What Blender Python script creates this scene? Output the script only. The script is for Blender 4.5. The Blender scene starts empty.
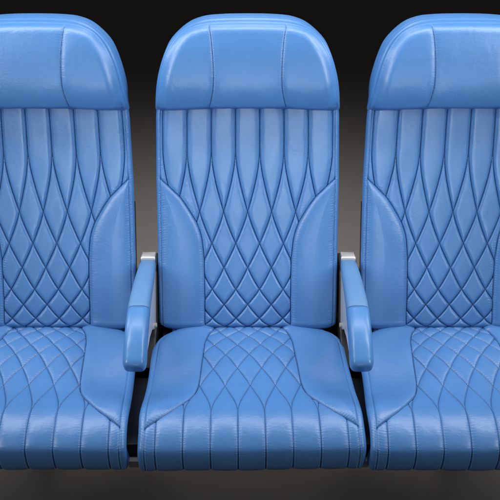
import bpy, math, random
import numpy as np
random.seed(7); np.random.seed(7)
C = bpy.context.scene.collection
R = math.radians

# ------------------------------------------------------------------ camera
PITCH = R(28.0); CY, CZ = -1.893, 1.683; F = 900.0
ct, st = math.cos(PITCH), math.sin(PITCH)
cam_d = bpy.data.cameras.new("camera"); cam = bpy.data.objects.new("camera", cam_d); C.objects.link(cam)
cam.location = (0, CY, CZ); cam.rotation_euler = (R(90) - PITCH, 0, 0)
cam_d.sensor_width = 36; cam_d.lens = F / 500 * 36; cam_d.shift_x = 0.0032
cam_d.clip_start = 0.05; cam_d.clip_end = 200
bpy.context.scene.camera = cam

def zc_of(Y, Z): return (Y - CY) * ct - (Z - CZ) * st
def py_of(Y, Z): return 250 - F * ((Y - CY) * st + (Z - CZ) * ct) / zc_of(Y, Z)

# ------------------------------------------------------------------ small maths
def catmull(pts, n=40):
    p = np.array(pts, float); p = np.vstack([2 * p[0] - p[1], p, 2 * p[-1] - p[-2]]); out = []
    for i in range(1, len(p) - 2):
        for t in np.linspace(0, 1, n, endpoint=False):
            a, b, c, d = p[i - 1], p[i], p[i + 1], p[i + 2]
            out.append(.5 * (2 * b + (c - a) * t + (2 * a - 5 * b + 4 * c - d) * t ** 2 + (3 * b - a - 3 * c + d) * t ** 3))
    out.append(p[-2]); return np.array(out)
def arclen(p):
    return np.concatenate([[0], np.cumsum(np.linalg.norm(np.diff(p, axis=0), axis=1))])
def resample(p, n):
    p = np.array(p, float); l = arclen(p); q = np.linspace(0, l[-1], n)
    return np.stack([np.interp(q, l, p[:, k]) for k in range(p.shape[1])], 1)
def hermite(xs, ys, x):
    xs = np.array(xs, float); ys = np.array(ys, float)
    dl = np.diff(ys) / np.diff(xs); m = np.zeros(len(xs)); m[1:-1] = (dl[1:] + dl[:-1]) / 2; m[-1] = dl[-1]; m[0] = 0
    x = np.asarray(x, float); i = np.clip(np.searchsorted(xs, x) - 1, 0, len(xs) - 2)
    hgt = xs[i + 1] - xs[i]; t = (x - xs[i]) / hgt
    v = ((2 * t ** 3 - 3 * t ** 2 + 1) * ys[i] + (t ** 3 - 2 * t ** 2 + t) * hgt * m[i]
         + (-2 * t ** 3 + 3 * t ** 2) * ys[i + 1] + (t ** 3 - t ** 2) * hgt * m[i + 1])
    v = np.where(x < xs[0], ys[0], v); return np.where(x > xs[-1], ys[-1] + m[-1] * (x - xs[-1]), v)
def dist_poly(X, S, poly):
    d = np.full(X.shape, 1e9)
    for (ax, ay), (bx, by) in zip(poly[:-1], poly[1:]):
        ex, ey = bx - ax, by - ay; L = ex * ex + ey * ey + 1e-18
        t = np.clip(((X - ax) * ex + (S - ay) * ey) / L, 0, 1)
        d = np.minimum(d, np.hypot(X - ax - t * ex, S - ay - t * ey))
    return d
def smooth01(x): x = np.clip(x, 0, 1); return x * x * (3 - 2 * x)

class Profile:
    """a curve in the (depth, height) plane, walked from top/rear to bottom/front"""
    def __init__(self, pts, n=40):
        self.p = resample(catmull(pts, n), 1500); self.s = arclen(self.p); self.L = self.s[-1]
        t = np.gradient(self.p, self.s, axis=0); t /= np.linalg.norm(t, axis=1)[:, None]; self.t = t
        self.n = np.stack([t[:, 1], -t[:, 0]], 1)
        self.py = py_of(self.p[:, 0], self.p[:, 1])
    def at(self, s, depth=0.0):
        g = lambda a: np.interp(s, self.s, a)
        return g(self.p[:, 0]) - depth * g(self.n[:, 0]), g(self.p[:, 1]) - depth * g(self.n[:, 1])
    def trace(self, pix, xc, depth=0.0, smax=None):
        """points seen in the photograph, put on this surface -> (X, s)"""
        Y = self.p[:, 0] - depth * self.n[:, 0]; Z = self.p[:, 1] - depth * self.n[:, 1]
        py = py_of(Y, Z); k = int(np.argmax(py)) + 1
        out = []
        for x, y in pix:
            s = np.interp(y, py[:k], self.s[:k])
            yy, zz = np.interp(s, self.s, Y), np.interp(s, self.s, Z)
            c = xc(y) if callable(xc) else xc
            out.append(((x - c) * zc_of(yy, zz) / F, s))
        return np.array(out)

# ------------------------------------------------------------------ materials
def mat(name):
    m = bpy.data.materials.new(name); m.use_nodes = True; nt = m.node_tree
    return m, nt, nt.nodes["Principled BSDF"]
def nd(nt, t, **kw):
    n = nt.nodes.new(t)
    for k, v in kw.items():
        if k in n.inputs: n.inputs[k].default_value = v
        else: setattr(n, k, v)
    return n
def leather(name, col, rough=.37, grain=1.0, vary=.07):
    m, nt, b = mat(name); L = nt.links.new
    geo = nd(nt, 'ShaderNodeNewGeometry')
    n1 = nd(nt, 'ShaderNodeTexNoise', Scale=9.0, Detail=4.0); L(geo.outputs['Position'], n1.inputs['Vector'])
    mx = nd(nt, 'ShaderNodeMix', data_type='RGBA')
    mx.inputs[6].default_value = [c * (1 - vary) for c in col] + [1]; mx.inputs[7].default_value = [c * (1 + vary) for c in col] + [1]
    L(n1.outputs['Fac'], mx.inputs[0]); L(mx.outputs[2], b.inputs['Base Color'])
    vo = nd(nt, 'ShaderNodeTexVoronoi', Scale=620.0, feature='SMOOTH_F1'); L(geo.outputs['Position'], vo.inputs['Vector'])
    n2 = nd(nt, 'ShaderNodeTexNoise', Scale=1500.0, Detail=2.0); L(geo.outputs['Position'], n2.inputs['Vector'])
    mp = nd(nt, 'ShaderNodeMapping'); mp.inputs['Scale'].default_value = (70, 150, 190); L(geo.outputs['Position'], mp.inputs['Vector'])
    n3 = nd(nt, 'ShaderNodeTexNoise', Scale=1.0, Detail=3.0, Distortion=.6); L(mp.outputs['Vector'], n3.inputs['Vector'])
    a = nd(nt, 'ShaderNodeMath', operation='MULTIPLY'); a.inputs[1].default_value = .55; L(n2.outputs['Fac'], a.inputs[0])
    s1 = nd(nt, 'ShaderNodeMath', operation='ADD'); L(vo.outputs['Distance'], s1.inputs[0]); L(a.outputs[0], s1.inputs[1])
    bp = nd(nt, 'ShaderNodeBump', Strength=.16 * grain, Distance=.0006); L(s1.outputs[0], bp.inputs['Height'])
    bp2 = nd(nt, 'ShaderNodeBump', Strength=.22 * grain, Distance=.0012); L(n3.outputs['Fac'], bp2.inputs['Height']); L(bp.outputs[0], bp2.inputs['Normal'])
    n5 = nd(nt, 'ShaderNodeTexNoise', Scale=34.0, Detail=2.5, Distortion=.8); L(geo.outputs['Position'], n5.inputs['Vector'])
    bp3 = nd(nt, 'ShaderNodeBump', Strength=.12 * grain, Distance=.006); L(n5.outputs['Fac'], bp3.inputs['Height']); L(bp2.outputs[0], bp3.inputs['Normal'])
    L(bp3.outputs[0], b.inputs['Normal'])
    rr = nd(nt, 'ShaderNodeMapRange'); rr.inputs['To Min'].default_value = rough - .05; rr.inputs['To Max'].default_value = rough + .07
    n4 = nd(nt, 'ShaderNodeTexNoise', Scale=60.0, Detail=3.0); L(geo.outputs['Position'], n4.inputs['Vector']); L(n4.outputs['Fac'], rr.inputs['Value'])
    L(rr.outputs['Result'], b.inputs['Roughness'])
    b.inputs['Specular IOR Level'].default_value = .75
    return m
BLUE = (0.064, 0.202, 0.485)
M_LEATHER = leather("blue_leather", BLUE)
M_PAD = leather("armrest_leather", (0.078, 0.205, 0.42), rough=.58, grain=.7)
M_CAP, nt, b = mat("armrest_gloss"); b.inputs['Base Color'].default_value = (0.068, 0.205, 0.47, 1); b.inputs['Specular IOR Level'].default_value = .35; b.inputs['Roughness'].default_value = .27
n = nd(nt, 'ShaderNodeTexNoise', Scale=35.0, Detail=3.0); bp = nd(nt, 'ShaderNodeBump', Strength=.05, Distance=.001)
nt.links.new(n.outputs['Fac'], bp.inputs['Height']); nt.links.new(bp.outputs[0], b.inputs['Normal'])
M_THREAD, nt, b = mat("blue_thread"); b.inputs['Base Color'].default_value = (0.15, 0.34, 0.66, 1); b.inputs['Roughness'].default_value = .6
M_SEAM, nt, b = mat("navy_thread"); b.inputs['Base Color'].default_value = (0.016, 0.05, 0.135, 1); b.inputs['Roughness'].default_value = .6
M_PLASTIC, nt, b = mat("black_plastic"); b.inputs['Base Color'].default_value = (0.005, 0.005, 0.005, 1); b.inputs['Roughness'].default_value = .5  # near-black, so it also stands in for deep shade in the seat gaps
M_METAL, nt, b = mat("brushed_aluminium"); b.inputs['Base Color'].default_value = (0.83, 0.83, 0.84, 1); b.inputs['Metallic'].default_value = .55; b.inputs['Roughness'].default_value = .33
n = nd(nt, 'ShaderNodeTexNoise', Scale=90.0, Detail=4.0); bp = nd(nt, 'ShaderNodeBump', Strength=.12, Distance=.0006)
nt.links.new(n.outputs['Fac'], bp.inputs['Height']); nt.links.new(bp.outputs[0], b.inputs['Normal'])
M_FRAME, nt, b = mat("grey_frame_metal"); b.inputs['Base Color'].default_value = (0.06, 0.058, 0.055, 1); b.inputs['Metallic'].default_value = .4; b.inputs['Roughness'].default_value = .45
M_STEEL, nt, b = mat("grey_steel"); b.inputs["Base Color"].default_value = (0.30, 0.285, 0.265, 1); b.inputs["Roughness"].default_value = .5
M_FLOOR, nt, b = mat("studio_floor"); L = nt.links.new
geo = nd(nt, 'ShaderNodeNewGeometry'); n = nd(nt, 'ShaderNodeTexNoise', Scale=3.0, Detail=6.0); L(geo.outputs['Position'], n.inputs['Vector'])
mx = nd(nt, 'ShaderNodeMix', data_type='RGBA'); mx.inputs[6].default_value = (0.122, 0.113, 0.105, 1); mx.inputs[7].default_value = (0.134, 0.124, 0.116, 1)
L(n.outputs['Fac'], mx.inputs[0]); L(mx.outputs[2], b.inputs['Base Color']); b.inputs['Roughness'].default_value = .75; b.inputs['Specular IOR Level'].default_value = .2

# ------------------------------------------------------------------ mesh helpers
def link(name, me, m, parent, normals=None):
    me.materials.append(m); o = bpy.data.objects.new(name, me); C.objects.link(o)
    if parent: o.parent = parent
    return o
def grid_faces(nj, ni, wrap=False):
    j, i = np.meshgrid(np.arange(nj - 1), np.arange(ni if wrap else ni - 1), indexing='ij')
    i2 = (i + 1) % ni
    return np.stack([j * ni + i, (j + 1) * ni + i, (j + 1) * ni + i2, j * ni + i2], -1).reshape(-1, 4)
def mesh_np(name, V, Fq, nrm=None):
    me = bpy.data.meshes.new(name)
    used = np.unique(Fq); rem = np.full(len(V), -1); rem[used] = np.arange(len(used))
    v = V[used]; f = rem[Fq]
    me.vertices.add(len(v)); me.vertices.foreach_set("co", v.astype(np.float32).ravel())
    me.loops.add(f.size); me.loops.foreach_set("vertex_index", f.astype(np.int32).ravel())
    me.polygons.add(len(f)); me.polygons.foreach_set("loop_start", np.arange(0, f.size, 4, dtype=np.int32))
    me.update(calc_edges=True); me.validate()
    me.polygons.foreach_set("use_smooth", np.ones(len(f), bool))
    if nrm is not None and len(me.vertices) == len(v):
        me.normals_split_custom_set_from_vertices([tuple(x) for x in nrm[used].tolist()])
    return me
def grid_normals(P):
    tj = np.gradient(P, axis=0); ti = np.gradient(P, axis=1)
    nn = np.cross(tj, ti); return nn / (np.linalg.norm(nn, axis=2)[..., None] + 1e-12)
def poly_mesh(name, verts, faces, smooth=False):
    me = bpy.data.meshes.new(name); me.from_pydata([tuple(map(float, v)) for v in verts], [], faces); me.update()
    if smooth:
        me.polygons.foreach_set("use_smooth", np.ones(len(me.polygons), bool))
    return me
def bevelled(o, w=.003, seg=3):
    md = o.modifiers.new("bevel", 'BEVEL'); md.width = w; md.segments = seg; md.limit_method = 'ANGLE'; md.angle_limit = R(35)
    for p in o.data.polygons: p.use_smooth = True
    wn = o.modifiers.new("weighted", 'WEIGHTED_NORMAL'); wn.keep_sharp = True
    return o
def box_mesh(name, x0, x1, y0, y1, z0, z1):
    v = [(x, y, z) for z in (z0, z1) for y in (y0, y1) for x in (x0, x1)]
    return poly_mesh(name, v, [(0, 2, 3, 1), (4, 5, 7, 6), (0, 1, 5, 4), (2, 6, 7, 3), (0, 4, 6, 2), (1, 3, 7, 5)])
def prism(name, poly, x0, x1):
    """polygon in (Y,Z), extruded along X"""
    n = len(poly); v = [(x0, a, b) for a, b in poly] + [(x1, a, b) for a, b in poly]
    f = [tuple(range(n)), tuple(range(2 * n - 1, n - 1, -1))] + [(i, n + i, n + (i + 1) % n, (i + 1) % n) for i in range(n)]
    me = poly_mesh(name, v, f)
    import bmesh
    bm = bmesh.new(); bm.from_mesh(me); bmesh.ops.recalc_face_normals(bm, faces=bm.faces); bm.to_mesh(me); bm.free()
    return me
def tube(name, pts, r, n=12):
    pts = np.array(pts, float); t = np.gradient(pts, axis=0); t /= np.linalg.norm(t, axis=1)[:, None]
    V = []
    for p, d in zip(pts, t):
        a = np.cross(d, (0.3, 1, 0.2) if abs(d[0]) > .8 else (1, 0, 0)); a /= np.linalg.norm(a); b2 = np.cross(d, a)
        for k in range(n):
            th = 2 * math.pi * k / n; V.append(p + r * (math.cos(th) * a + math.sin(th) * b2))
    f = [(j * n + i, j * n + (i + 1) % n, (j + 1) * n + (i + 1) % n, (j + 1) * n + i) for j in range(len(pts) - 1) for i in range(n)]
    f += [tuple(range(n))[::-1], tuple((len(pts) - 1) * n + i for i in range(n))]
    return poly_mesh(name, V, f, True)

class Stitcher:
    """little thread stitches sewn along lines on a displaced grid"""
    def __init__(self, A, S, P, Nn):
        self.A, self.S, self.P, self.N = A, S, P, Nn; self.V = []; self.F = []
    def ev(self, a, s, arr):
        A, S = self.A, self.S
        i = np.clip(np.searchsorted(A, a) - 1, 0, len(A) - 2); j = np.clip(np.searchsorted(S, s) - 1, 0, len(S) - 2)
        u = np.clip((a - A[i]) / (A[i + 1] - A[i]), 0, 1); v = np.clip((s - S[j]) / (S[j + 1] - S[j]), 0, 1)
        return (arr[j, i] * (1 - u) * (1 - v) + arr[j, i + 1] * u * (1 - v) + arr[j + 1, i] * (1 - u) * v + arr[j + 1, i + 1] * u * v)
    def line(self, poly, off=0.0, pitch=.0046, ln=.0030, r=.00042):
        p = np.array(poly, float); l = arclen(p)
        if l[-1] < pitch: return
        d = np.gradient(p, l, axis=0); d /= np.linalg.norm(d, axis=1)[:, None] + 1e-12
        p = p + off * np.stack([-d[:, 1], d[:, 0]], 1); l = arclen(p)
        for q in np.arange(pitch * .5, l[-1], pitch):
            if q < 0: continue
            e = [self.ev(np.interp(x, l, p[:, 0]), np.interp(x, l, p[:, 1]), self.P) for x in (q - ln / 2, q + ln / 2)]
            nn = self.ev(np.interp(q, l, p[:, 0]), np.interp(q, l, p[:, 1]), self.N); nn = nn / np.linalg.norm(nn)
            t = e[1] - e[0]; t /= np.linalg.norm(t) + 1e-12; b2 = np.cross(t, nn); b0 = len(self.V)
            c = [(0, .35), (.3, 1), (.7, 1), (1, .35)]
            for w, sc in c:
                o = e[0] + (e[1] - e[0]) * w + nn * r * (.6 if sc == 1 else -.1)
                for k in range(6):
                    th = k * math.pi / 3; self.V.append(o + r * sc * (math.cos(th) * b2 + math.sin(th) * nn))
            for a in range(3):
                for k in range(6):
                    self.F.append((b0 + a * 6 + k, b0 + a * 6 + (k + 1) % 6, b0 + (a + 1) * 6 + (k + 1) % 6, b0 + (a + 1) * 6 + k))
            self.F.append(tuple(b0 + k for k in range(6))[::-1]); self.F.append(tuple(b0 + 18 + k for k in range(6)))
    def build(self, parent, m=None, name="stitching"):
        return link(name, poly_mesh(name, self.V, self.F, True), m or M_THREAD, parent)

def cross_section(W, r, side, lean=.42):
    """across a cushion: flat, rounded shoulder, side wall.  A -> (X, drop)"""
    Amax = (W - r) + r * math.pi / 2 + side
    def f(A):
        a = np.abs(A); th = np.clip((a - (W - r)) / r, 0, math.pi / 2)
        x = np.minimum(a, W - r) + r * np.sin(th); ex = np.maximum(0, a - (W - r) - r * math.pi / 2); x = x - lean * ex; d = r * (1 - np.cos(th)) + ex
        return np.sign(A) * x, d
    return f, Amax

H = 0.0294          # half spacing of the quilting lines
def quilt(A, S, srows, lam, amp, slit=.0020, slitw=.0011):
    """two families of seams that run together and then fan out into diamonds"""
    t = hermite(srows, np.arange(len(srows)), S); dt = np.gradient(t, axis=0) / np.gradient(S, axis=0)
    cosv = 1 / np.sqrt(1 + (H * dt) ** 2); u = A / H
    w = lambda x: np.abs((x + 1) % 2 - 1)
    d1 = w(u - 1 - t) * H * cosv; d2 = w(u - 1 + t) * H * cosv
    f = lambda d: 1 - np.exp(-d / lam)
    dm = np.minimum(d1, d2)
    h = amp * (f(d1) * f(d2) - 1) - slit * np.exp(-(dm / slitw) ** 2)
    h += .00022 * np.exp(-dm / .004) * np.sin(2 * math.pi * (S * 1.0 + .002 * np.sin(40 * A)) / .0058) * smooth01(dm / .0015)
    return h, dm, t, (d1, d2)
def seam(d, lam, amp, slit=.0024, w=.0011):
    return amp * (-np.exp(-d / lam)) - slit * np.exp(-(d / w) ** 2)
def lump(A, S, seed, amp):
    rs = np.random.RandomState(seed); h = 0
    for k in range(14):
        kx, ks = rs.uniform(-60, 60), rs.uniform(-60, 60); h = h + np.sin(kx * A + ks * S + rs.uniform(0, 6.28)) / 14 ** .5
    return amp * h

# ================================================================== the seat (built once, local origin at x = 0)
def thing(name, label, cat, loc, group=None):
    o = bpy.data.objects.new(name, None); C.objects.link(o); o.location = loc; o.empty_display_size = .1
    o['label'] = label; o['category'] = cat
    if group: o['group'] = group
    return o
GROUP = "quilted blue airline seats in the row"
BASE = .335
root = thing("airline_seat", "blue quilted leather airline seat in the middle of the row, between the two armrests", "seat", (0, 0, BASE), GROUP)
root_off = np.array([0, 0, BASE])

# ---------------- backrest cushion
XB = 247.6
back = Profile([(.152, 1.012), (.145, .965), (.125, .86), (.0955, .735), (.064, .63), (.0345, .5456), (.011, .480), (.0055, .466), (.006, .457), (.014, .4505), (.045, .448)])
BW, BR, BSIDE = .2226, .013, .045
fx, AM = cross_section(BW, BR, BSIDE)
mid = np.linspace(-(BW + .012), BW + .012, 521); side = np.linspace(BW + .012, AM, 14)[1:]
A1 = np.concatenate([-side[::-1], mid, side]); S1 = np.linspace(0, back.L, 680)
A, S = np.meshgrid(A1, S1)
s_of = lambda y: np.interp(y, back.py[:int(np.argmax(back.py)) + 1], back.s[:int(np.argmax(back.py)) + 1])
X, D = fx(A)
kW = np.interp(S, [s_of(95), s_of(104), s_of(110), s_of(118), s_of(180), s_of(318), s_of(326), s_of(331), s_of(332.5)], np.array([.192, .204, .2172, .2190, .2226, .2226, .221, .215, .208]) / BW)
X = X * kW
rows = [s_of(y) for y in (147, 212, 243.8, 268, 289.6, 305, 318.6, 331.5)]
hq, dq, tq, dQ = quilt(A, S, rows, .0031, .0056)
bol = back.trace([(337.5, 176), (335, 179), (330, 183.5), (325, 188), (314, 199), (305, 212), (298, 224.5), (294, 236), (292.2, 248), (291.2, 262), (290.8, 280), (290.6, 305), (290.6, 328), (290.6, 332)], XB)
bol = resample(catmull(bol, 10), 120)
sB = bol[:, 1]; xB = bol[:, 0]; s0 = sB[0]
Aabs = np.abs(A)
ASIDE = .2122
xb_s = np.where(S > s0, np.interp(S, sB, xB), 9.)
in_bol = (Aabs > xb_s) & (Aabs < ASIDE); in_side = Aabs >= ASIDE; in_q = ~(in_bol | in_side)
db = dist_poly(Aabs, S, bol); ds_ = np.abs(Aabs - ASIDE)
h = np.zeros_like(A)
fade = smooth01((Aabs - .198) / .006) * (1 - smooth01(tq / .08))
din = np.where(A > 0, dQ[1], dQ[0]); outer = (Aabs > 7 * H - H * tq) & (tq < .8)
h_out = .0052 * ((1 - np.exp(-din / .0033)) * np.where(tq < .15, (1 - np.exp(-din / .0033)) ** (1 - smooth01(tq / .15)), 1) - 1) - .0020 * np.exp(-(din / .0011) ** 2)
h += np.where(in_q, np.where(outer, h_out, hq), 0)
bulge = .010 * (1 - np.exp(-np.minimum(db, 1.2 * ds_ + .004) / .022))
h += np.where(in_bol, bulge + lump(A, S, 3, .0004), 0)
h += seam(db, .0035, np.where(in_bol, .0045, .003), .0016, .0012) * (Aabs < ASIDE + .001)
h += seam(ds_, .003, .0022, .0010, .0011)
pk = np.exp(-np.minimum(db, ds_) / .006) * smooth01(np.minimum(db, ds_) / .002)
h += .00028 * pk * np.sin(2 * math.pi * S / .0062 + 3 * np.sin(90 * A))
h += np.where(in_q, lump(A, S, 5, .0007), 0)
h *= np.interp(S, [back.L - .05, back.L - .02], [1, .2])
Yb, Zb = back.at(S, D)
P0 = np.stack([X, Yb, Zb], -1); N0 = grid_normals(P0)
P = P0 + N0 * h[..., None] - root_off
Nn = grid_normals(P); V = P.reshape(-1, 3); Fq = grid_faces(*A.shape); NV = Nn.reshape(-1, 3)
fc = lambda m: (m[:-1, :-1] & True).reshape(-1)
Ac = (A[:-1, :-1] + A[1:, 1:]) / 2; Sc = (S[:-1, :-1] + S[1:, 1:]) / 2
xbc = np.where(Sc > s0, np.interp(Sc, sB, xB), 9.); mside = np.abs(Ac) >= ASIDE; mbol = (np.abs(Ac) > xbc) & ~mside; mq = ~(mside | mbol)
def sub(mask): return Fq[mask.reshape(-1)]
qp = link("quilted_back_panel", mesh_np("quilted_back_panel", V, sub(mq), NV), M_LEATHER, root)
stq = Stitcher(A1, S1, P, Nn); s_top, s_split = s_of(107), rows[0] + .004
for k in (-5, -3, -1, 1, 3, 5):
    for o in (-.0034, .0034): stq.line([(k * H, s_top), (k * H, s_split)], o)
ss = np.linspace(rows[0] + .012, rows[1] + .01, 60); tt = hermite(rows, np.arange(len(rows)), ss)
for k in (-5, -3, -1, 1, 3, 5):
    for sg in (-1, 1):
        pl = np.stack([k * H + sg * H * tt, ss], 1); stq.line(pl, 0.0022 * sg, r=.00032)
for sg in (-1, 1):
    pl = np.stack([sg * (7 * H - H * tt), ss], 1); keep = np.abs(pl[:, 0]) < np.where(ss > s0, np.interp(ss, sB, xB), 9.) - .004
    stq.line(pl[keep], 0.0026, r=.0004); stq.line(pl[keep], -.0026, r=.0004)
    b_ = bol.copy(); b_[:, 0] *= sg; stq.line(b_[np.abs(b_[:, 0]) < ASIDE - .004], .0032 * sg)
    stq.line([(sg * (ASIDE - .0030), s_top), (sg * (ASIDE - .0030), s0)])
stq.build(qp)
def quilt_threads(A1, S1, P, Nn, tf, s_lo, s_hi, limit, parent, kmax=15, rad=.0009):
    q = Stitcher(A1, S1, P, Nn); sv = np.linspace(s_lo, s_hi, 260); tv = tf(sv); lim = limit(sv)
    for k in range(-kmax, kmax + 1, 2):
        for sg in (-1, 1):
            if abs(k) == 7 and sg * k > 0: continue
            x = k * H + sg * H * tv
            ok = (np.abs(x) < lim - .002) & ((tv > .02) | (sg * k < 0)) & ((abs(k) <= 7) | (tv > 1.2))
            i = 0
            while i < len(sv):
                if not ok[i]: i += 1; continue
                j = i
                while j + 1 < len(sv) and ok[j + 1]: j += 1
                if j - i > 2: q.line(np.stack([x[i:j + 1], sv[i:j + 1]], 1), 0, pitch=.0040, ln=.0035, r=rad)
                i = j + 1
    q.build(parent, M_SEAM, "quilting_thread")
tq_of = lambda x: hermite(rows, np.arange(len(rows)), x)
quilt_threads(A1, S1, P, Nn, tq_of, s_of(106), s_of(331.5), lambda x: np.where(x > s0, np.interp(x, sB, xB), ASIDE - .001), qp)
for sg in (-1, 1):
    bo = link("back_bolster", mesh_np("back_bolster", V, sub(mbol & (np.sign(Ac) == sg)), NV), M_LEATHER, root)
    sb = Stitcher(A1, S1, P, Nn); b_ = bol.copy(); b_[:, 0] *= sg; sb.line(b_, -.0034 * sg); sd = Stitcher(A1, S1, P, Nn); sd.line(b_[np.abs(b_[:, 0]) < ASIDE - .001], 0, pitch=.0040, ln=.0036, r=.0008); sd.build(bo, M_SEAM, 'seam_thread')
    sb.line([(sg * (ASIDE - .0032), s0 + .004), (sg * (ASIDE - .0032), s_of(330))]); sb.build(bo)
    sp = link("back_side_panel", mesh_np("back_side_panel", V, sub(mside & (np.sign(Ac) == sg)), NV), M_LEATHER, root)
    sb = Stitcher(A1, S1, P, Nn); sb.line([(sg * (ASIDE + .0030), s_top), (sg * (ASIDE + .0030), s_of(330))]); sb.build(sp)
# rear shell of the backrest: thin above, a thicker black plastic tub below
def shell_poly(d0, d1, za, zb):
    m = [s for s in np.linspace(0, back.L, 60) if za <= back.at(s)[1] <= zb and back.at(s)[0] > .004 and s < s_of(331)]
    a = [back.at(s, d0) for s in m]; c = [back.at(s, d1) for s in m]
    return [(y, z - BASE) for y, z in a] + [(y, z - BASE) for y, z in c[::-1]]
sh = link("back_shell", prism("back_shell", shell_poly(.050, .085, .45, .955), -.196, .196), M_LEATHER, root); bevelled(sh, .01, 4)
tb = link("shell_tub", prism("shell_tub", shell_poly(.0855, .130, .45, .742), -.2105, .2105), M_PLASTIC, sh); bevelled(tb, .006, 3)

# ---------------- headrest
XH = 248.3
hp = Profile([(.222, 1.30), (.182, 1.245), (.142, 1.19), (.113, 1.138), (.0975, 1.09), (.0895, 1.045), (.0945, 1.005), (.113, .968), (.15, .91)])
DE, DS = .016, .085
edge_px = [(338.2, 105), (338, 99), (336.6, 88), (335, 76), (331, 60), (325, 47), (317, 36), (309, 30), (297, 26), (285, 24.4), (268, 23.8), (248.3, 23.6)]
sil_px = [(338.9, 104), (338.9, 98), (338.3, 86), (336, 70), (331, 52), (325, 39), (315, 28), (305, 20.6), (295, 16.6), (285, 14.6), (268, 13.5), (248.3, 13.2)]
BD = np.array([.99, -.08])           # the band runs straight back from the front edge
def band_at(s, depth):
    y, z = hp.at(s, DE); return y + depth * BD[0], z + depth * BD[1]
def outline(pix, depth):
    if depth > DE:
        Y, Z = band_at(hp.s, depth); py = py_of(Y, Z); k = int(np.argmax(py)) + 1; q = []
        for x, y in pix:
            s_ = np.interp(y, py[:k], hp.s[:k]); yy, zz = band_at(s_, depth); q.append(((x - XH) * zc_of(yy, zz) / F, s_))
        q = np.array(q)
    else: q = hp.trace(pix, XH, depth)
    q = q; q = catmull(q, 12); q[-1, 0] = 0
    return q
eR, sR = outline(edge_px, DE), outline(sil_px, DS)
bot = hp.trace([(338.2, 105), (336.8, 107.0), (331, 107.9), (320, 108.0), (303, 107.2), (285, 106.4), (268, 106.2), (248.3, 106.2)], XH, DE)
bot = catmull(bot, 10); bot[-1, 0] = 0
def mirror(q): m = q[::-1].copy(); m[:, 0] *= -1; return np.vstack([q, m[1:]])
lp = arclen(eR); icorn = np.argmin(np.abs(lp - lp[-1] * .57))
NU, NVv = 361, 211
right = resample(eR[:icorn + 1], NVv); left = right.copy(); left[:, 0] *= -1
top = mirror(eR[icorn:]); top = resample(top[::-1], NU)         # left to right
bo_ = mirror(bot)[::-1]; bo_ = resample(bo_, NU)
uu = np.linspace(0, 1, NU); vv = np.linspace(0, 1, NVv)
U, Vv = np.meshgrid(uu, vv)
# rows from top (v=0) to bottom (v=1)
Lc, Rc = left[::-1], right[::-1]
Q = ((1 - Vv)[..., None] * top[None] + Vv[..., None] * bo_[None] + (1 - U)[..., None] * Lc[:, None] + U[..., None] * Rc[:, None]
     - ((1 - U) * (1 - Vv))[..., None] * top[0] - (U * (1 - Vv))[..., None] * top[-1] - ((1 - U) * Vv)[..., None] * bo_[0] - (U * Vv)[..., None] * bo_[-1])
HX, HS = Q[..., 0], Q[..., 1]
ring = mirror(eR); d_e = dist_poly(np.abs(HX), HS, resample(eR, 90)); d_b = dist_poly(np.abs(HX), HS, resample(bot, 50))
ws = hp.trace([(287.2, 23.5), (286.2, 30), (285, 38), (283.6, 52), (282.6, 68), (282.4, 80), (283, 91), (284.6, 100), (286.5, 108)], XH)
ws = resample(catmull(ws, 10), 80); d_w = dist_poly(np.abs(HX), HS, ws)
wing = np.abs(HX) > np.interp(HS, ws[:, 1], ws[:, 0])
hh = DE * (1 - (1 - np.clip(d_e / .030, 0, 1)) ** 2.4) * (1 - .9 * (1 - np.clip(d_b / .022, 0, 1)) ** 2.2)
hh += .003 * (1 - (np.abs(HX) / .2) ** 2)
amp_w = np.interp(HS, [ws[0, 1], ws[0, 1] + .02, ws[0, 1] + .05, ws[-1, 1]], [.0005, .0028, .0035, .0055])
hh += np.where(wing, -amp_w * 1.0 * np.exp(-d_w / .006), -amp_w * .7 * np.exp(-d_w / .011)) - .0014 * np.exp(-(d_w / .0011) ** 2) + lump(HX, HS, 9, .0005)
hh += .0002 * np.exp(-d_w / .005) * smooth01(d_w / .002) * np.sin(2 * math.pi * HS / .006)
hy, hz = hp.at(HS, DE)
ny = np.interp(HS, hp.s, hp.n[:, 0]); nz = np.interp(HS, hp.s, hp.n[:, 1])
HP = np.stack([HX, hy + ny * hh, hz + nz * hh], -1) - root_off
HN = grid_normals(HP); HFq = grid_faces(NVv, NU)
wc = wing[:-1, :-1] & wing[1:, 1:]; xcen = (HX[:-1, :-1] + HX[1:, 1:]) / 2
HV, HNV = HP.reshape(-1, 3), HN.reshape(-1, 3)
hr = link("headrest", mesh_np("headrest", HV, HFq[~wc.reshape(-1)], HNV), M_LEATHER, root)
for sg in (-1, 1):
    link("headrest_wing", mesh_np("headrest_wing", HV, HFq[(wc & (np.sign(xcen) == sg)).reshape(-1)], HNV), M_LEATHER, hr)
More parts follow.
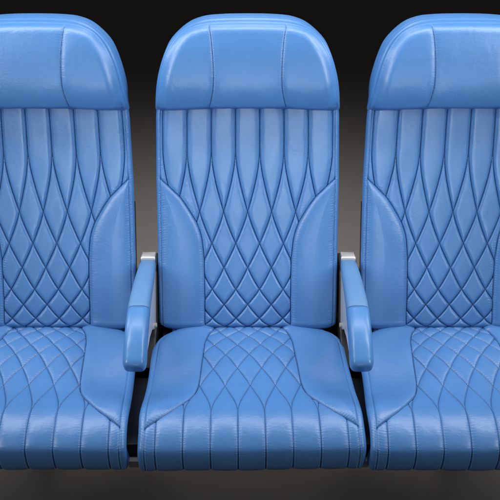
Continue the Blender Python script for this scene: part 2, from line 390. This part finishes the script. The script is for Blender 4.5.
# stitches on the headrest live in (X, s): look the surface up by its profile
class HeadStitch(Stitcher):
    def ev(self, x, s, arr):
        j, i = np.unravel_index(np.argmin((HX - x) ** 2 + (HS - s) ** 2), HX.shape); j = min(max(j, 1), HX.shape[0] - 2); i = min(max(i, 1), HX.shape[1] - 2)
        J = np.array([[HX[j, i + 1] - HX[j, i - 1], HX[j + 1, i] - HX[j - 1, i]], [HS[j, i + 1] - HS[j, i - 1], HS[j + 1, i] - HS[j - 1, i]]]) / 2
        u, v = np.clip(np.linalg.solve(J + 1e-9 * np.eye(2), [x - HX[j, i], s - HS[j, i]]), -1, 1)
        return arr[j, i] + u * (arr[j, i + 1] - arr[j, i - 1]) / 2 + v * (arr[j + 1, i] - arr[j - 1, i]) / 2
hs = HeadStitch(A1, S1, HP, HN)
for sg in (-1, 1):
    w_ = ws[3:-4].copy(); w_[:, 0] *= sg
    hs.line(w_, .0034 * sg); hs.line(w_, -.0034 * sg)
    e_ = resample(eR[6:], 160); e_[:, 0] *= sg; hs.line(e_, .0036 * sg, pitch=.0052)
hs.build(hr)
hs = HeadStitch(A1, S1, HP, HN)
for sg in (-1, 1):
    w_ = ws[2:-2].copy(); w_[:, 0] *= sg; hs.line(w_, 0, pitch=.0040, ln=.0034, r=.0006)
hs.build(hr); C.objects[-1].name = "seam_thread"; C.objects[-1].data.materials[0] = M_SEAM
# side band of the headrest, from the front piping back to the rear edge
nb = 240
e_loop = np.vstack([resample(mirror(eR), nb), resample(bo_, nb // 2)[1:-1]])
s_loop = np.vstack([resample(mirror(sR), nb), resample(np.array([[x * sR[0, 0] / bo_[-1, 0], s + sR[0, 1] - eR[0, 1]] for x, s in bo_]), nb // 2)[1:-1]])
Pr = []
prof = [(.001, 0.0, .0), (.0022, .01, .0), (.003, .03, .0016), (.006, .16, .0018), (.012, .36, .0012), (.018, .52, .0), (.0205, .58, -.0012), (.022, .60, -.0022), (.0235, .63, -.0010), (.027, .72, .0010),
        (.034, .83, .0010), (.0385, .88, .0), (.040, .893, -.0008), (.0415, .907, 0), (.050, .945, .0004), (.060, .972, .0), (.072, .992, 0), (.085, 1.0, 0), (.097, .96, 0), (.110, .82, 0), (.120, .6, 0), (.126, .4, 0), (.127, .1, 0)]
cen = np.array([0, np.mean(e_loop[:, 1])])
for dpt, fr, ex in prof:
    q = e_loop + (s_loop - e_loop) * fr
    if fr < .965 and dpt > .09: q = cen + (s_loop - cen) * (1 - (1 - fr) * .55)
    dv = q - cen; q = q + ex * dv / (np.linalg.norm(dv, axis=1)[:, None])
    lo = smooth01(((s_loop[:, 1] - s_loop[:, 1].min()) / np.ptp(s_loop[:, 1]) - .62) / .38)     # tucked in towards the lower corners
    q = q.copy(); q[:, 0] -= np.sign(q[:, 0]) * np.minimum(np.abs(q[:, 0]), lo * .18 * max(0, min(dpt, .1) - .03))
    y, z = band_at(q[:, 1], dpt - .001); Pr.append(np.stack([q[:, 0], y, z], 1))
Pr = np.array(Pr) - root_off
Fb = grid_faces(Pr.shape[0], Pr.shape[1], True)[:, ::-1]
side_me = mesh_np("headrest_band", Pr.reshape(-1, 3), Fb)
link("headrest_band", side_me, M_LEATHER, hr)

# ---------------- seat cushion
xcS = lambda y: np.interp(y, [330, 430, 471], [247.2, 253.4, 253.4])
seat = Profile([(.075, .452), (.03, .4505), (-.03, .4495), (-.10, .447), (-.17, .4435), (-.235, .443), (-.285, .4495), (-.322, .4532), (-.354, .4485), (-.3845, .4350), (-.4055, .4160), (-.4105, .396), (-.4070, .373), (-.398, .351), (-.3855, .3390), (-.37, .3365), (-.33, .336)])
SW, SR, SSIDE = .2435, .014, .065
fx, AM = cross_section(SW, SR, SSIDE, .30)
mid = np.linspace(-(SW + .014), SW + .014, 521); side = np.linspace(SW + .014, AM, 14)[1:]
A1 = np.concatenate([-side[::-1], mid, side]); S1 = np.linspace(0, seat.L, 640)
A, S = np.meshgrid(A1, S1); Aabs = np.abs(A)
km = int(np.argmax(seat.py)) + 1
s_of2 = lambda y: np.interp(y, seat.py[:km], seat.s[:km])
X, D = fx(A)
yS = np.interp(S, seat.s, seat.p[:, 0])
rear = np.clip((yS + .075) / .075, 0, .97)
Wl = np.interp(yS, [-.41, -.33, -.075], [.2450, .2435, .2340]) - .055 * (1 - np.sqrt(1 - rear ** 2))
X = X * Wl / SW
rows2 = [s_of2(y) for y in (331.5, 337, 345, 354.5, 367.8, 384.5, 411)]
# rows counted from the front: reverse the parameter
tS = (len(rows2) - 1) - hermite(rows2, np.arange(len(rows2)), S)
sr = np.array(rows2[::-1]); 
def t_front(s): return hermite(-sr, np.arange(len(sr)), -np.asarray(s))
t = t_front(S); dt = np.gradient(t, axis=0) / np.gradient(S, axis=0); cosv = 1 / np.sqrt(1 + (H * dt) ** 2); u = A / H
wv = lambda x: np.abs((x + 1) % 2 - 1)
d1 = wv(u - 1 - t) * H * cosv; d2 = wv(u - 1 + t) * H * cosv; dm = np.minimum(d1, d2)
lam = np.interp(t, [0, .4], [.0050, .0062]); amp = np.interp(t, [0, .3, 1, 5], [.0026, .0034, .0042, .0042])
f = lambda d: 1 - np.exp(-d / lam)
hq = amp * (f(d1) * f(d2) - 1) - np.interp(t, [0, .5], [.0022, .0015]) * np.exp(-(dm / .0013) ** 2)
hq += .00025 * np.exp(-dm / .005) * smooth01(dm / .002) * np.sin(2 * math.pi * (S + .002 * np.sin(37 * A)) / .0066)
bol = seat.trace([(291.0, 328.5), (291.6, 332), (294, 344), (298, 362), (301, 376), (304, 386), (309, 394), (319, 401), (333, 410), (345, 417), (355, 423.5), (361, 427.8), (365.5, 431)], xcS)
bol = resample(catmull(bol, 10), 140)
sB, xB = bol[:, 1], bol[:, 0]; sEnd = sB[-1]
ASIDE = .2285
def xb_of(s): return np.where(s < sEnd, np.interp(s, sB, xB), 9.)
xb_s = xb_of(S); in_bol = (Aabs > xb_s) & (Aabs < ASIDE); in_side = Aabs >= ASIDE; in_q = ~(in_bol | in_side)
db = dist_poly(Aabs, S, bol); ds_ = np.abs(Aabs - ASIDE)
h = np.where(in_q, hq, 0)
h += np.where(in_bol, (.007 - .010 * np.exp(-((yS + .205) / .055) ** 2)) * (1 - np.exp(-np.minimum(db, ds_ + .006) / .02)), 0)
h += seam(db, .0035, np.where(in_bol, .0030, .0022), .0015, .0012) * (Aabs < ASIDE + .001)
h += seam(ds_, .003, .0020, .0011, .0011)
pk = np.exp(-np.minimum(db, ds_) / .006) * smooth01(np.minimum(db, ds_) / .002)
h += .00025 * pk * np.sin(2 * math.pi * (S + Aabs * .4) / .0066 + 3 * np.sin(90 * A))
h += lump(A, S, 21, .0008)
h *= np.interp(S, [s_of2(469), seat.L - .02], [1, .2])
h += .006 * np.cos(np.clip(A / .24, -1, 1) * math.pi / 2) * np.interp(yS, [-.3, -.1], [0, 1])      # crowned centre towards the rear
Ys, Zs = seat.at(S, D)
P0 = np.stack([X, Ys, Zs], -1); N0 = grid_normals(P0)
P = P0 + N0 * h[..., None] - root_off; Nn = grid_normals(P); V = P.reshape(-1, 3); Fq = grid_faces(*A.shape); NV = Nn.reshape(-1, 3)
Ac = (A[:-1, :-1] + A[1:, 1:]) / 2; Sc = (S[:-1, :-1] + S[1:, 1:]) / 2
mside = np.abs(Ac) >= ASIDE; mbol = (np.abs(Ac) > xb_of(Sc)) & ~mside; mq = ~(mside | mbol)
cushion = link("seat_cushion", mesh_np("seat_cushion", V, sub(mq), NV), M_LEATHER, root)
stq = Stitcher(A1, S1, P, Nn); s_fr = s_of2(412)
for k in (-7, -5, -3, -1, 1, 3, 5, 7):
    for o in (-.0034, .0034): stq.line([(k * H, max(s_fr, (sB[np.argmin(np.abs(xB - abs(k) * H))] + .006) if abs(k) > 4 else 0)), (k * H, s_of2(470))], o, r=.0005)
for sg in (-1, 1):
    b_ = bol.copy(); b_[:, 0] *= sg; stq.line(b_[np.abs(b_[:, 0]) < ASIDE - .004], .0032 * sg, r=.00036); stq.line([(sg * (ASIDE - .0032), sEnd), (sg * (ASIDE - .0032), s_of2(470))], r=.0005)
stq.build(cushion)
quilt_threads(A1, S1, P, Nn, t_front, s_of2(330.5), s_of2(470.3), lambda x: np.where(x < sEnd, np.interp(x, sB, xB), ASIDE - .001), cushion, rad=.0005)
bols = []
for sg in (-1, 1):
    bo2 = link("cushion_bolster", mesh_np("cushion_bolster", V, sub(mbol & (np.sign(Ac) == sg)), NV), M_LEATHER, root)
    sb = Stitcher(A1, S1, P, Nn); b_ = bol.copy(); b_[:, 0] *= sg; sb.line(b_, -.0034 * sg, r=.00036); sd = Stitcher(A1, S1, P, Nn); sd.line(b_[np.abs(b_[:, 0]) < ASIDE - .001], 0, pitch=.0040, ln=.0036, r=.0008); sd.build(bo2, M_SEAM, 'seam_thread')
    sb.line([(sg * (ASIDE - .0032), s_of2(338)), (sg * (ASIDE - .0032), sEnd)], r=.00036); sb.build(bo2)
    sp = link("cushion_side_panel", mesh_np("cushion_side_panel", V, sub(mside & (np.sign(Ac) == sg)), NV), M_LEATHER, root)
    sb = Stitcher(A1, S1, P, Nn); sb.line([(sg * (ASIDE + .0032), s_of2(338)), (sg * (ASIDE + .0032), s_of2(470))], r=.0004); sb.build(sp)
    bols += [bo2, sp]
pan = link("seat_pan", prism("seat_pan", [(y, z - BASE) for y, z in [(.07, .44), (-.37, .425), (-.385, .352), (-.37, .3455), (.06, .37)]], -.212, .212), M_PLASTIC, root)

# ---------------- two neighbours: copies of the seat with all its parts
def copy_tree(o, parent=None):
    c = o.copy(); C.objects.link(c); c.parent = parent
    for ch in list(o.children): copy_tree(ch, c)
    return c
for x, lab in ((-.5025, "leftmost blue quilted airline seat, cut off by the left edge of the photo"), (.5015, "rightmost blue quilted airline seat, cut off by the right edge of the photo")):
    s2 = copy_tree(root); s2.location = (x, 0, BASE); s2['label'] = lab
    for ch in s2.children:                # no two cushions sit quite alike
        if ch.name.startswith(("seat_cushion", "cushion_", "seat_pan")): ch.rotation_euler = (0, 0, R(-.25 if x < 0 else .2)); ch.location = (-.001 if x < 0 else .0015, .002 if x < 0 else -.001, 0)
# the middle cushion sits a little askew on its pan
for o in [cushion, pan] + bols:
    o.rotation_euler = (0, 0, R(1.15)); o.location = (.0015, 0, 0)
root.location.x = -.0018

# ---------------- armrests (hinged on the middle seat's sides)
def superring(cx, cy, cz, w, hgt, tang, e=3.2, n=40, flat=1.0):
    """ring across the arm; tang = direction of the arm in the (Y,Z) plane"""
    up = np.array([0, -tang[1], tang[0]]) * (1 if tang[0] > 0 else -1); out = []
    for k in range(n):
        th = 2 * math.pi * k / n; c, s = math.cos(th), math.sin(th)
        out.append(np.array([cx, cy, cz]) + np.array([1, 0, 0]) * w / 2 * np.sign(c) * abs(c) ** (2 / e) + up * hgt / 2 * np.sign(s) * abs(s) ** (2 / e))
    return out
def arm(sg):
    ax = -.0005 + sg * .2490
    body = link("armrest", prism("armrest", [(y, z - BASE) for y, z in [(.098, .612), (.06, .588), (-.12, .592), (-.19, .560), (-.232, .520), (-.226, .506), (-.19, .512), (-.13, .512), (-.07, .497), (-.03, .470), (.02, .455), (.06, .46), (.09, .50), (.105, .57)]], ax - .0195, ax + .0195), M_METAL, root)
    bevelled(body, .004, 3)
    # top line of the pad, rear to front: (Y, Z of the centre line, width, height)
    path = catmull([(.062, .600, .0400, .030), (.03, .602, .0430, .033), (-.04, .6045, .0465, .034), (-.10, .6035, .0490, .036), (-.150, .597, .0510, .039), (-.195, .582, .0520, .043), (-.232, .5615, .0525, .047), (-.262, .540, .0525, .049)], 10)
    def loft(name, rows, m, cap0, cap1, parent):
        rr = []
        for (y, z, w, hg), tg in rows: rr += [superring(ax, y, z - BASE, w, hg, tg)]
        n = 40; V = [p for r in rr for p in r]
        f = [(j * n + i, j * n + (i + 1) % n, (j + 1) * n + (i + 1) % n, (j + 1) * n + i) for j in range(len(rr) - 1) for i in range(n)]
        f += [tuple(range(n))[::-1], tuple((len(rr) - 1) * n + i for i in range(n))]
        me = poly_mesh(name, V, f, True)
        import bmesh
        bm = bmesh.new(); bm.from_mesh(me); bmesh.ops.recalc_face_normals(bm, faces=bm.faces); bm.to_mesh(me); bm.free()
        return link(name, me, m, parent)
    tg = np.gradient(path[:, :2], axis=0); tg /= np.linalg.norm(tg, axis=1)[:, None]
    ks = int(np.argmin(np.abs(path[:, 0] + .148)))
    rows = [(p, t_) for p, t_ in zip(path, tg)]
    rear = []
    for dlt, sc in ((-.004, .72), (-.0028, .88), (-.001, .97)):
        p = path[0].copy(); p[0] -= dlt; p[2] *= 1 - (1 - sc) * .4; p[3] *= sc; rear.append((p, tg[0]))
    r1 = rear + rows[:ks]
    pE = path[ks].copy(); r1 += [(pE, tg[ks])]
    pF = path[ks].copy(); pF[2] -= .0024; pF[3] -= .0024; r1 += [(pF, tg[ks])]
    loft("arm_pad", r1, M_PAD, 1, 1, body)
    r2 = []
    p = path[ks].copy(); p[:2] += tg[ks] * .0012; p[2] -= .0014; p[3] -= .0014; r2.append((p, tg[ks]))
    p = p.copy(); p[:2] += tg[ks] * .0008; p[2] += .0020; p[3] += .0022; r2.append((p, tg[ks]))
    r2 += rows[ks + 2:]
    pe, te = path[-1], tg[-1]
    for a in np.linspace(.12, 1, 14) * math.pi / 2:
        q = pe.copy(); rad = .020; q[:2] += te * rad * math.sin(a)
        sc = 1 - (1 - math.cos(a)) * .42; q[2] = pe[2] * (1 - (1 - math.cos(a)) * .30); q[3] = pe[3] * sc; r2.append((q, te))
    loft("arm_end_cap", r2, M_CAP, 1, 1, body)
    cap = link("hinge_cover", prism("hinge_cover", [(y, z - BASE) for y, z in [(.0695, .612), (.072, .618), (.105, .616), (.112, .607), (.112, .58), (.0695, .58)]], ax - .0185, ax + .0185), M_METAL, body)
    bevelled(cap, .003, 3)
    bt = link("pivot_bolt", tube("pivot_bolt", [(ax - sg * .010, -.035, .487 - BASE), (ax - sg * .0235, -.035, .487 - BASE), (ax - sg * .0260, -.035, .487 - BASE)], .006, 20), M_STEEL, body); bevelled(bt, .002, 2)
    hg_ = link("gap_shade_block", prism("gap_shade_block", [(y, z - BASE) for y, z in [(.145, .592), (.075, .598), (.045, .575), (.020, .515), (-.005, .470), (-.06, .450), (-.11, .41), (-.06, .36), (.10, .36), (.155, .45)]], ax - .0235, ax + .0235), M_PLASTIC, body); bevelled(hg_, .004, 2)  # added black block: makes the gap by the armrest dark, hides lit floor
    hb = link("rear_gap_shade_block", prism("rear_gap_shade_block", [(y, z - BASE) for y, z in [(.068, .362), (.151, .362), (.151, .548), (.118, .556), (.085, .53), (.068, .47)]], ax - .0385, ax + .0385), M_PLASTIC, body); bevelled(hb, .004, 2)  # wider black block, added behind to keep the rear gap in darkness
    return body
arm_l = arm(-1); arm_r = arm(1)
for a in (arm_l, arm_r): a.location.x = .0018

# ---------------- the frame that carries the row
fr = thing("seat_frame", "grey metal frame carrying the row, its brackets glimpsed low between the seat cushions", "seat frame", (0, .12, 0))
def fl(name, me, m=M_FRAME, bev=.003):
    for v in me.vertices: v.co.y -= .12
    o = link(name, me, m, fr); return bevelled(o, bev, 2) if bev else o
fl("beam", tube("beam", [(-.78, -.04, .30), (.78, -.04, .30)], .022, 20), bev=0)
fl("beam", tube("beam", [(-.78, .13, .30), (.78, .13, .30)], .022, 20), bev=0)
for x in (-.75, -.25, .25, .75):
    fl("gap_shade_spreader", prism("gap_shade_spreader", [(-.35, .380), (-.358, .352), (-.30, .325), (.10, .275), (.15, .30), (.14, .41), (.06, .41), (-.05, .385)], x - .030, x + .030), M_PLASTIC)  # spreader arm, widened and blackened to stand in for shade between the cushions
    fl("front_bracket", box_mesh("front_bracket", x - .012, x + .012, -.372, -.346, .3325, .3505), M_STEEL, .002)
for x in (-.5, .5):
    fl("leg", tube("leg", [(x, .13, .295), (x, .21, .02)], .017, 16), bev=0)
    fl("leg", tube("leg", [(x, .02, .295), (x, .16, .02)], .015, 16), bev=0)
    fl("foot_rail", box_mesh("foot_rail", x - .02, x + .02, .12, .26, .0, .024))

# ---------------- studio floor and lights
fm = poly_mesh("floor", [(-25, -8, 0), (25, -8, 0), (25, 30, 0), (-25, 30, 0)], [(0, 1, 2, 3)])
fo = link("floor", fm, M_FLOOR, None); fo['kind'] = 'structure'
wl = poly_mesh("backdrop", [(-25, 29.9, -.1), (25, 29.9, -.1), (25, 29.9, 14), (-25, 29.9, 14)], [(0, 1, 2, 3)])
wo = link("backdrop", wl, M_FLOOR, None); wo['kind'] = 'structure'

def area(name, loc, target, sx, sy, power, col=(1, 1, 1), spread=180):
    from mathutils import Vector
    l = bpy.data.lights.new(name, 'AREA'); l.shape = 'RECTANGLE'; l.size = sx; l.size_y = sy; l.energy = power; l.color = col; l.spread = R(spread)
    o = bpy.data.objects.new(name, l); C.objects.link(o); o.location = loc
    o.rotation_euler = (Vector(target) - Vector(loc)).to_track_quat('-Z', 'Y').to_euler(); return o
area("softbox_top", (0, .21, 2.4), (0, 0, .8), 2.6, .26, 10.5, (1, .99, .97), 110)
area("softbox_front", (0, -2.9, .9), (0, .12, .86), 3.2, .5, 1.3, (.84, .95, 1), 11)
for sx in (-1, 1):
    area("rim_strip", (sx * 1.7, .60, 1.95), (0, .1, 1.0), .25, 1.2, 5.5, (.97, .985, 1), 120)
    area("front_strip", (sx * 1.5, -1.15, 1.65), (0, .08, .92), .18, 1.1, 2.35, (.98, .99, 1), 58)
    area("side_top", (sx * 1.1, -.25, 2.1), (sx * .1, .05, .8), .25, .8, 2.5, (.98, .99, 1), 80)
sp = bpy.data.lights.new("floor_spot", 'SPOT'); sp.energy = 124; sp.spot_size = R(110); sp.spot_blend = 1.0; sp.shadow_soft_size = .5; sp.color = (1, .96, .92)
so = bpy.data.objects.new("floor_spot", sp); C.objects.link(so); so.location = (0, 1.15, 1.9); so.rotation_euler = (0, 0, 0)

w = bpy.data.worlds.new("World"); bpy.context.scene.world = w; w.use_nodes = True
bg = w.node_tree.nodes["Background"]; bg.inputs[0].default_value = (.62, .6, .6, 1); bg.inputs[1].default_value = .075
sc = bpy.context.scene
sc.view_settings.view_transform = 'Standard'; sc.view_settings.look = 'None'; sc.view_settings.exposure = 0; sc.view_settings.gamma = 1
sc.render.film_transparent = False
